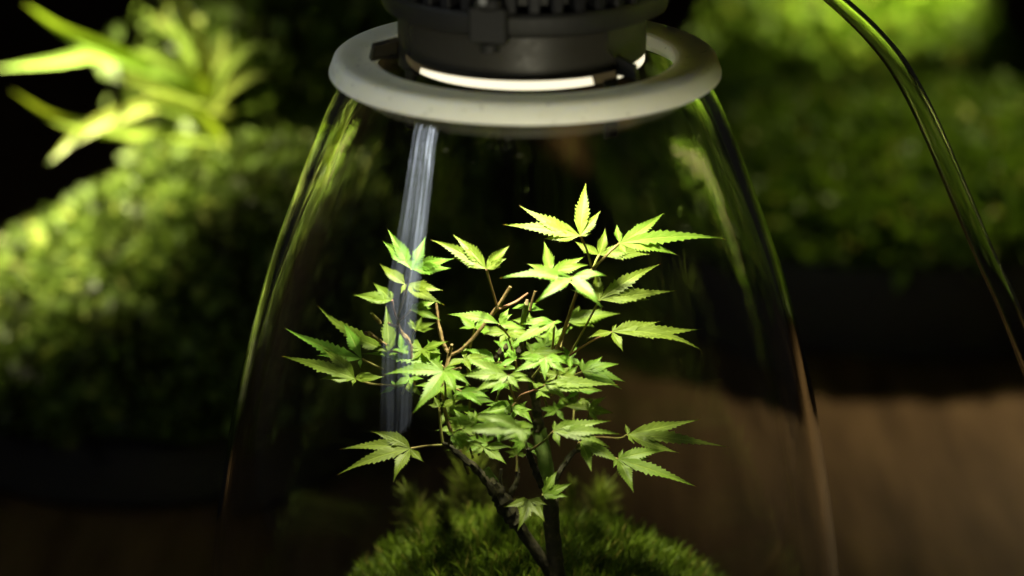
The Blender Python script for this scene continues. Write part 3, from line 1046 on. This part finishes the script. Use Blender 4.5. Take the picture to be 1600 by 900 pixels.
def maple_leaf(crop, base, tips, y=0.0, tilt=38, roll=0, stalk=None, sy=None, droop=0.10, red=False, wmul=1.0):
    """Palmate leaf: lobes from the base to each tip, laid in a tilted plane at depth y, tips drooping."""
    bu, bv_ = pxl(crop, base)
    b = at(bu, bv_, y)
    n = Vector((math.sin(R(roll)), -math.sin(R(tilt)), math.cos(R(tilt)) * math.cos(R(roll)))).normalized()
    e1 = (Vector((1, 0, 0)) - n * n.x).normalized()
    e2 = n.cross(e1)
    L = []
    for tpx in tips:
        T = on_plane(*pxl(crop, tpx), b, n)
        d = T - b
        if d.length > 0.046:
            d = d * (0.046 / d.length)
        a = math.atan2(d.dot(e2), d.dot(e1))
        L.append([a, d.length, d])
    L.sort(key=lambda q: q[0])
    k = len(L)
    # sinus between neighbours, going round
    sin_ = []
    for i in range(k):
        a, la, da = L[i]
        c, lc, dc = L[(i + 1) % k]
        gap = (c - a) % (2 * math.pi)
        if gap < R(125) and k > 1:
            mid = (da.normalized() + dc.normalized()).normalized()
            q = 0.25 * math.sqrt(la * lc) if la * lc > 0 else 0
            q = min(q, 0.55 * min(la, lc))
            q *= max(0.25, 1 - gap / R(150) * 0.6)
            sin_.append(mid * q)
        else:
            sin_.append(None)
    vs, fs, uv = [], [], []
    NS = 27
    cup = 0.0
    for i, (a, l, d) in enumerate(L):
        ax = d / l
        pr = n.cross(ax).normalized()          # left of the lobe
        hw = min(0.128 * l + 0.0003, 0.00215) * wmul * random.uniform(0.92, 1.08)
        sl, sr = sin_[i], sin_[(i - 1) % k]
        bend = random.uniform(-0.11, 0.11) * l
        o0 = len(vs)
        s0 = 0.17
        wob = random.random() * 6
        drp = droop * random.uniform(0.4, 2.0)
        for j in range(NS + 1):
            s = 0.0 if j == 0 else s0 + (1 - s0) * (j - 1) / (NS - 1)
            arch = drp * l * 1.6 * s * (1 - s)          # raised middle, tip back on its ray
            c = b + ax * (l * s) + n * arch + pr * (bend * s * (1 - s) * 2)
            w = hw * lobe_w(s)
            if j == 0:
                le, re_ = c.copy(), c.copy()
            else:
                tooth = 0.0
                if 3 <= j < NS - 1:
                    tooth = 0.30 if j % 2 else -0.14
                fw = ax * (hw * (0.28 if (j % 2 and 3 <= j < NS) else 0.0))
                wl = w * (1 + tooth * random.uniform(0.35, 1.25)); wr = w * (1 + tooth * random.uniform(0.35, 1.25))
                fold = n * (w * 0.22 + hw * 0.10 * math.sin(s * 9 + wob))
                fold2 = n * (w * 0.22 + hw * 0.10 * math.sin(s * 8 + wob + 2))
                le = c + pr * wl + fw + fold
                re_ = c - pr * wr + fw + fold2
                bl = max(0.0, min(1.0, (0.42 - s) / (0.42 - s0)))
                if bl > 0:
                    for side, S_ in ((0, sl), (1, sr)):
                        if S_ is not None:
                            # stay outside the sinus until the lobe is free of it
                            proj = S_.dot(ax)
                            if l * s <= proj + 1e-6:
                                tgt = b + S_ * (l * s / max(proj, 1e-6)) + n * arch
                                if side == 0: le = tgt
                                else: re_ = tgt
                        else:
                            f2 = min(1.0, 0.35 + s / 0.42 * 0.65)
                            if side == 0: le = c + (le - c) * f2
                            else: re_ = c + (re_ - c) * f2
            if j == NS:
                le = c.copy(); re_ = c.copy()
            vs += [le, (le + c) / 2 - n * (w * 0.02), c, (re_ + c) / 2 - n * (w * 0.02), re_]
            uv += [(0, s), (0.25, s), (0.5, s), (0.75, s), (1, s)]
        for j in range(NS):
            for q in range(4):
                A = o0 + j * 5 + q
                fs.append((A, A + 1, A + 6, A + 5))
    o = mesh_obj('leaf', vs, fs, M_leaf, tree, True, uv)
    if stalk:
        pts = [b - n * 0.0001]
        st = stalk if isinstance(stalk, list) else [stalk]
        yy = y if sy is None else sy
        for q, sp_ in enumerate(st):
            f_ = (q + 1) / len(st)
            pts.append(at(*pxl(crop, sp_), y + (yy - y) * f_))
        if len(pts) == 2:
            mid = pts[0].lerp(pts[1], 0.5) + Vector((0, 0, 0.0006))
            pts.insert(1, mid)
        path = catmull(pts, 5)
        s_o = mesh_obj('stalk', *tube(path, lerp_list([0.00042, 0.00036, 0.00045], len(path)), 7, 0.05), M_redstalk if red else M_stalk, None)
        s_o.parent = o
    return o


ML = maple_leaf
# top right
ML('C', (440, 325), [(75, 275), (150, 180), (270, 340), (468, 75), (535, 208), (495, 315)], -0.004, 46, -4, [(470, 390), (492, 470)], -0.002)
ML('C', (625, 360), [(612, 272), (835, 213), (1130, 340), (898, 415), (655, 415)], -0.004, 40, 4, [(565, 415), (495, 485)], -0.002)
ML('C', (530, 415), [(558, 290), (415, 350), (775, 412), (730, 392)], 0.016, 52, 0, (500, 480), 0.0)
ML('C', (300, 500), [(270, 350), (190, 455), (465, 420), (482, 462), (230, 500)], 0.016, 50, 0, (420, 560), 0.004)
ML('C', (400, 520), [(60, 525), (190, 508), (230, 640), (545, 665), (562, 514)], -0.026, 30, 0, [(420, 560), (440, 560)], -0.004, droop=0.12)
ML('C', (530, 625), [(515, 478), (820, 455), (893, 583), (775, 625), (392, 578)], -0.004, 44, 4, [(470, 740), (390, 885)], 0.004)
ML('C', (590, 775), [(815, 727), (1020, 760), (1010, 862), (640, 868), (475, 805), (610, 738)], -0.010, 34, 6, [(500, 815), (390, 885)], 0.004, red=True)
ML('C', (385, 730), [(440, 652), (545, 668), (632, 690), (508, 750)], 0.020, 36, 0, [(360, 790), (345, 850)], 0.010)
ML('I', (515, 438), [(268, 408), (205, 465), (80, 682), (452, 558), (562, 455), (590, 440)], -0.014, 34, -6, [(512, 540), (500, 690)], -0.002)
ML('I', (650, 445), [(760, 300), (955, 335), (1150, 355), (900, 485)], 0.022, 36, 0, (640, 470), 0.012)
ML('H', (245, 835), [(118, 855), (418, 865), (355, 805), (205, 812), (300, 870)], 0.010, 40, 0)
# upper left
ML('B', (670, 240), [(555, 52), (530, 108), (735, 88), (872, 193), (860, 238), (772, 268)], -0.006, 46, -4, [(655, 310), (628, 400), (605, 455)], 0.002)
ML('B', (640, 312), [(518, 215), (585, 242), (820, 342), (826, 412), (618, 358)], 0.002, 36, -2, [(632, 380), (608, 450)], 0.002)
ML('B', (578, 385), [(393, 362), (487, 303), (450, 381), (520, 398), (572, 340)], -0.010, 40, -6, [(585, 430), (602, 475)], 0.002, red=True)
ML('B', (668, 432), [(785, 392), (768, 425), (810, 482), (745, 448), (700, 400)], -0.004, 40, 6, [(640, 460), (610, 485)], 0.002)
ML('B', (690, 525), [(648, 488), (720, 458), (786, 490), (776, 520), (662, 472)], -0.012, 40, 0, [(675, 550), (672, 585)], 0.002)
ML('B', (1020, 240), [(755, 103), (860, 186), (860, 78), (1128, 132), (1116, 190), (1088, 234)], -0.012, 48, 0, [(1040, 310), (1068, 408)], 0.004, red=True)
ML('F', (548, 196), [(95, 118), (632, 62), (662, 115), (775, 238), (650, 225)], -0.008, 38, 0, [(600, 265), (665, 345)], 0.0)
ML('F', (800, 266), [(588, 275), (860, 240), (770, 300)], -0.006, 32, 0)
ML('F', (680, 500), [(525, 557), (600, 420), (655, 415), (695, 470)], -0.014, 42, 0, [(690, 540), (690, 590)], -0.004)
ML('F', (940, 480), [(655, 612), (935, 685), (1122, 622), (1132, 545), (1072, 478), (700, 492)], -0.022, 36, 0, [(900, 560), (832, 650)], -0.004)
ML('F', (830, 440), [(1118, 436), (772, 338), (700, 475), (960, 470)], 0.0, 36, 0, (800, 560), 0.002)
ML('F', (985, 400), [(1060, 290), (930, 405), (1010, 360)], 0.012, 45, 0)
ML('F', (520, 520), [(245, 418), (150, 540), (435, 468)], 0.010, 36, 0, (600, 560), 0.004)
# left dark bunch
ML('J', (755, 385), [(265, 66), (735, 73), (465, 280), (812, 255), (565, 300)], 0.004, 48, -8, (850, 400), 0.004)
ML('J', (580, 430), [(45, 213), (450, 182), (268, 408), (572, 492)], -0.004, 44, -10, [(640, 460), (720, 500)], 0.0)
ML('J', (540, 562), [(40, 410), (300, 568), (318, 360), (735, 548), (523, 612), (640, 520)], -0.014, 40, -8, [(640, 595), (760, 605), (860, 612)], 0.0)
ML('J', (1090, 472), [(562, 398), (1013, 298), (960, 368), (1120, 440)], 0.004, 44, 0, (1140, 500), 0.004)
ML('J', (800, 622), [(700, 665), (775, 575), (850, 600)], 0.006, 38, 0, (860, 612), 0.004)
ML('J', (868, 590), [(990, 695), (955, 560), (920, 680)], 0.012, 40, 0)
ML('J', (840, 370), [(830, 250), (770, 400), (900, 430), (900, 330)], 0.018, 50, 0)
# middle
ML('D', (580, 120), [(298, 136), (433, 323), (640, 238), (706, 186), (510, 60), (640, 100)], -0.026, 32, 0, [(588, 190), (588, 260)], -0.004, droop=0.14)
ML('F', (625, 635), [(243, 463), (205, 640), (318, 782), (722, 752), (792, 635), (845, 692)], -0.030, 34, 0, [(640, 730), (685, 865)], -0.004, droop=0.12, red=True)
ML('F', (590, 700), [(470, 790), (620, 750), (540, 770)], -0.012, 34, 0)
ML('F', (225, 772), [(400, 890), (468, 832), (330, 740), (150, 810)], -0.016, 34, 0, (150, 760), -0.004)
ML('F', (930, 715), [(1130, 845), (830, 715), (1200, 700), (1420, 760), (1560, 715)], -0.022, 30, 4, [(860, 755), (740, 800), (685, 865)], -0.004, red=True, droop=0.06)
ML('E', (450, 122), [(545, 50), (625, 85), (656, 172), (638, 206), (530, 182), (452, 58)], 0.004, 36, 4, [(410, 140), (350, 170)], 0.006)
ML('E', (415, 280), [(538, 305), (507, 243), (412, 232), (340, 230)], 0.014, 36, 0, [(410, 320), (405, 380)], 0.010)
ML('E', (360, 165), [(430, 90), (300, 130), (330, 190)], 0.012, 44, 0)
ML('G', (130, 226), [(42, 212), (262, 186), (90, 140), (315, 160), (230, 215)], -0.010, 42, 0, [(140, 340), (160, 510)], -0.012)
ML('G', (390, 378), [(238, 232), (183, 310), (425, 262), (458, 365), (360, 252)], -0.008, 40, -4, (430, 470), -0.004)
ML('G', (698, 228), [(433, 275), (540, 328), (492, 215), (588, 178), (808, 318), (822, 236)], -0.014, 38, 0, (740, 195), -0.006)
ML('G', (775, 402), [(248, 432), (560, 512), (802, 538), (868, 436), (728, 328), (400, 300)], -0.060, 34, 0, [(800, 470), (815, 545)], -0.026, droop=0.10)
ML('G', (240, 440), [(183, 428), (260, 542), (408, 497), (330, 565), (340, 425)], -0.016, 38, 0, (205, 520), -0.012)
ML('G', (480, 542), [(378, 602), (660, 678), (712, 550), (388, 510), (545, 585)], -0.018, 34, 0, (440, 600), -0.008)
ML('G', (735, 600), [(672, 625), (828, 600), (718, 508), (640, 575), (775, 540)], 0.0, 40, 0, [(738, 660), (735, 730)], -0.002)
# lower right
ML('E', (315, 400), [(585, 350), (632, 415), (582, 480), (345, 472), (318, 348), (460, 352)], -0.036, 34, 4, [(270, 445), (205, 490)], -0.022, droop=0.08)
ML('E', (440, 450), [(642, 562), (490, 592), (480, 440)], -0.022, 38, 0, (420, 480), 0.0)
ML('E', (662, 415), [(1005, 345), (1142, 478), (908, 503), (650, 365), (692, 462)], -0.010, 34, 6, [(620, 432), (500, 428), (430, 470)], 0.004)
ML('E', (618, 530), [(985, 660), (690, 690), (765, 525), (845, 490), (592, 572), (640, 480)], -0.020, 36, 4, [(560, 515), (500, 495), (430, 480)], 0.004)
# lower left and low leaves
ML('D', (425, 480), [(240, 403), (95, 485), (83, 606), (345, 642), (490, 545), (368, 415)], -0.020, 40, -4, [(500, 468), (575, 464)], -0.012)
ML('D', (978, 720), [(860, 755), (922, 868), (1055, 830), (1068, 748), (930, 715)], -0.034, 40, 0, (985, 770), -0.016)
ML('E', (265, 695), [(285, 608), (335, 580), (402, 640), (390, 706), (312, 722)], -0.012, 48, 0, (262, 740), -0.009)

# small young leaves filling the middle of the crown
fr = random.Random(31)
for u, v, y in ((742, 512, 0.014), (800, 545, 0.016), (770, 575, 0.012), (735, 622, 0.008), (765, 652, 0.012), (720, 668, 0.004), (800, 668, 0.014), (868, 525, 0.016),
                (905, 610, 0.016), (870, 640, 0.014), (700, 640, 0.010), (655, 570, 0.012), (830, 505, 0.012), (890, 560, 0.018), (760, 690, 0.0), (818, 690, 0.004), (785, 600, -0.006), (845, 610, -0.004), (725, 560, 0.004), (690, 605, -0.002), (810, 640, -0.008), (745, 655, -0.006), (870, 585, -0.006), (790, 520, 0.0), (850, 540, 0.004), (920, 640, 0.006), (660, 545, 0.006), (640, 590, 0.0), (780, 675, -0.010), (730, 690, -0.008)):
    k = fr.choice((4, 5, 5, 6))
    t0 = fr.uniform(0, 360)
    tips = []
    for q in range(k):
        an = R(t0 + q * 290 / k + fr.uniform(-10, 10))
        ln = fr.uniform(22, 46)
        tips.append((u + ln * math.cos(an), v + 0.62 * ln * math.sin(an)))
    ML('P', (u, v), tips, y, fr.uniform(28, 50), fr.uniform(-14, 14), (u + fr.uniform(-14, 14), v + fr.uniform(20, 34)), y + 0.002)


# mossy branches added out of view so green streaks mirror in the jar's shoulders
def added_mossy_branch(pts, radius, seed, label):
    path = catmull([Vector(p) for p in pts], 8)
    m = len(path)
    v, f = tube(path, [radius * 0.5 * (1 + 0.3 * math.sin(i * 1.7 + seed)) for i in range(m)], 10, 0.3)
    root = mesh_obj('added_mossy_branch', v, f, M_bark)
    tag(root, label, 'branch')
    r = np.random.default_rng(seed)
    P, N = [], []
    for _ in range(3800):
        t = r.random() * (m - 1.001)
        i = int(t)
        c = path[i].lerp(path[i + 1], t - i)
        d = Vector(r.normal(size=3)).normalized()
        P.append(tuple(c + d * radius * (0.55 + 0.5 * r.random()) * (1 + 0.35 * math.sin(t * 1.7 + seed)))); N.append(tuple(d))
    V, F = leaflet_cloud(P, N, 0.007, seed, 0.7, 0.55)
    o = tri_mesh('moss', V, F, M_bgmoss2)
    o.parent = root
    tag(o, kind='stuff')


added_mossy_branch([(0.62, 0.22, 0.0), (0.58, 0.20, 0.07), (0.50, 0.17, 0.17), (0.42, 0.145, 0.25), (0.395, 0.11, 0.315), (0.395, 0.05, 0.352), (0.395, -0.015, 0.392), (0.40, -0.05, 0.44)], 0.030, 41,
             'unseen moss-covered branch added off to the right, mirrored in the right shoulder of the jar')
added_mossy_branch([(-0.64, 0.40, 0.0), (-0.58, 0.38, 0.06), (-0.47, 0.33, 0.16), (-0.44, 0.28, 0.23), (-0.45, 0.25, 0.29), (-0.46, 0.22, 0.35), (-0.47, 0.20, 0.40)], 0.022, 42,
             'unseen moss-covered branch added off to the left, mirrored in the left shoulder of the jar')


# a little condensation on the inside of the glass, below the ring
dr = random.Random(9)
dv_, df_ = [], []
for u, v, r in [(dr.gauss(785, 38), dr.gauss(235, 20), dr.uniform(0.00016, 0.00042)) for _ in range(34)] + [(1058, 328, 0.0007), (1057, 336, 0.0005), (823, 298, 0.0004), (640, 262, 0.0004), (700, 300, 0.0003)]:
    d = ray(u, v)
    t = 0.60
    while t < 0.95:                                   # walk to the inner face of the front wall
        p = CAM + d * t
        zz_ = [q[1] for q in inner][::-1]; rr_ = [q[0] for q in inner][::-1]
        if math.hypot(p.x, p.y) < np.interp(p.z, zz_, rr_):
            break
        t += 0.0004
    nrm_ = Vector((-p.x, -p.y, 0)).normalized()
    e1 = nrm_.cross(Vector((0, 0, 1))); e2 = Vector((0, 0, 1))
    o = len(dv_)
    for i in range(4):
        th = i / 3 * math.pi / 2
        for k in range(8):
            a = k * math.pi / 4
            dv_.append(p + nrm_ * (r * 0.6 * math.sin(th)) + (e1 * math.cos(a) + e2 * (1.15 * math.sin(a))) * (r * max(0.02, math.cos(th))))
    for i in range(3):
        for k in range(8):
            l = (k + 1) % 8
            df_.append((o + i * 8 + k, o + i * 8 + l, o + i * 8 + 8 + l, o + i * 8 + 8 + k))
    df_.append(tuple(o + 24 + k for k in range(8)))
    df_.append(tuple(o + k for k in range(8))[::-1])
M_water = glass_material('water', 1.33, (1, 1, 1))
cdn = mesh_obj('condensation', dv_, df_, M_water)
tag(cdn, 'fine water droplets on the inside of the glass just under the ring', 'water droplets', kind='stuff')
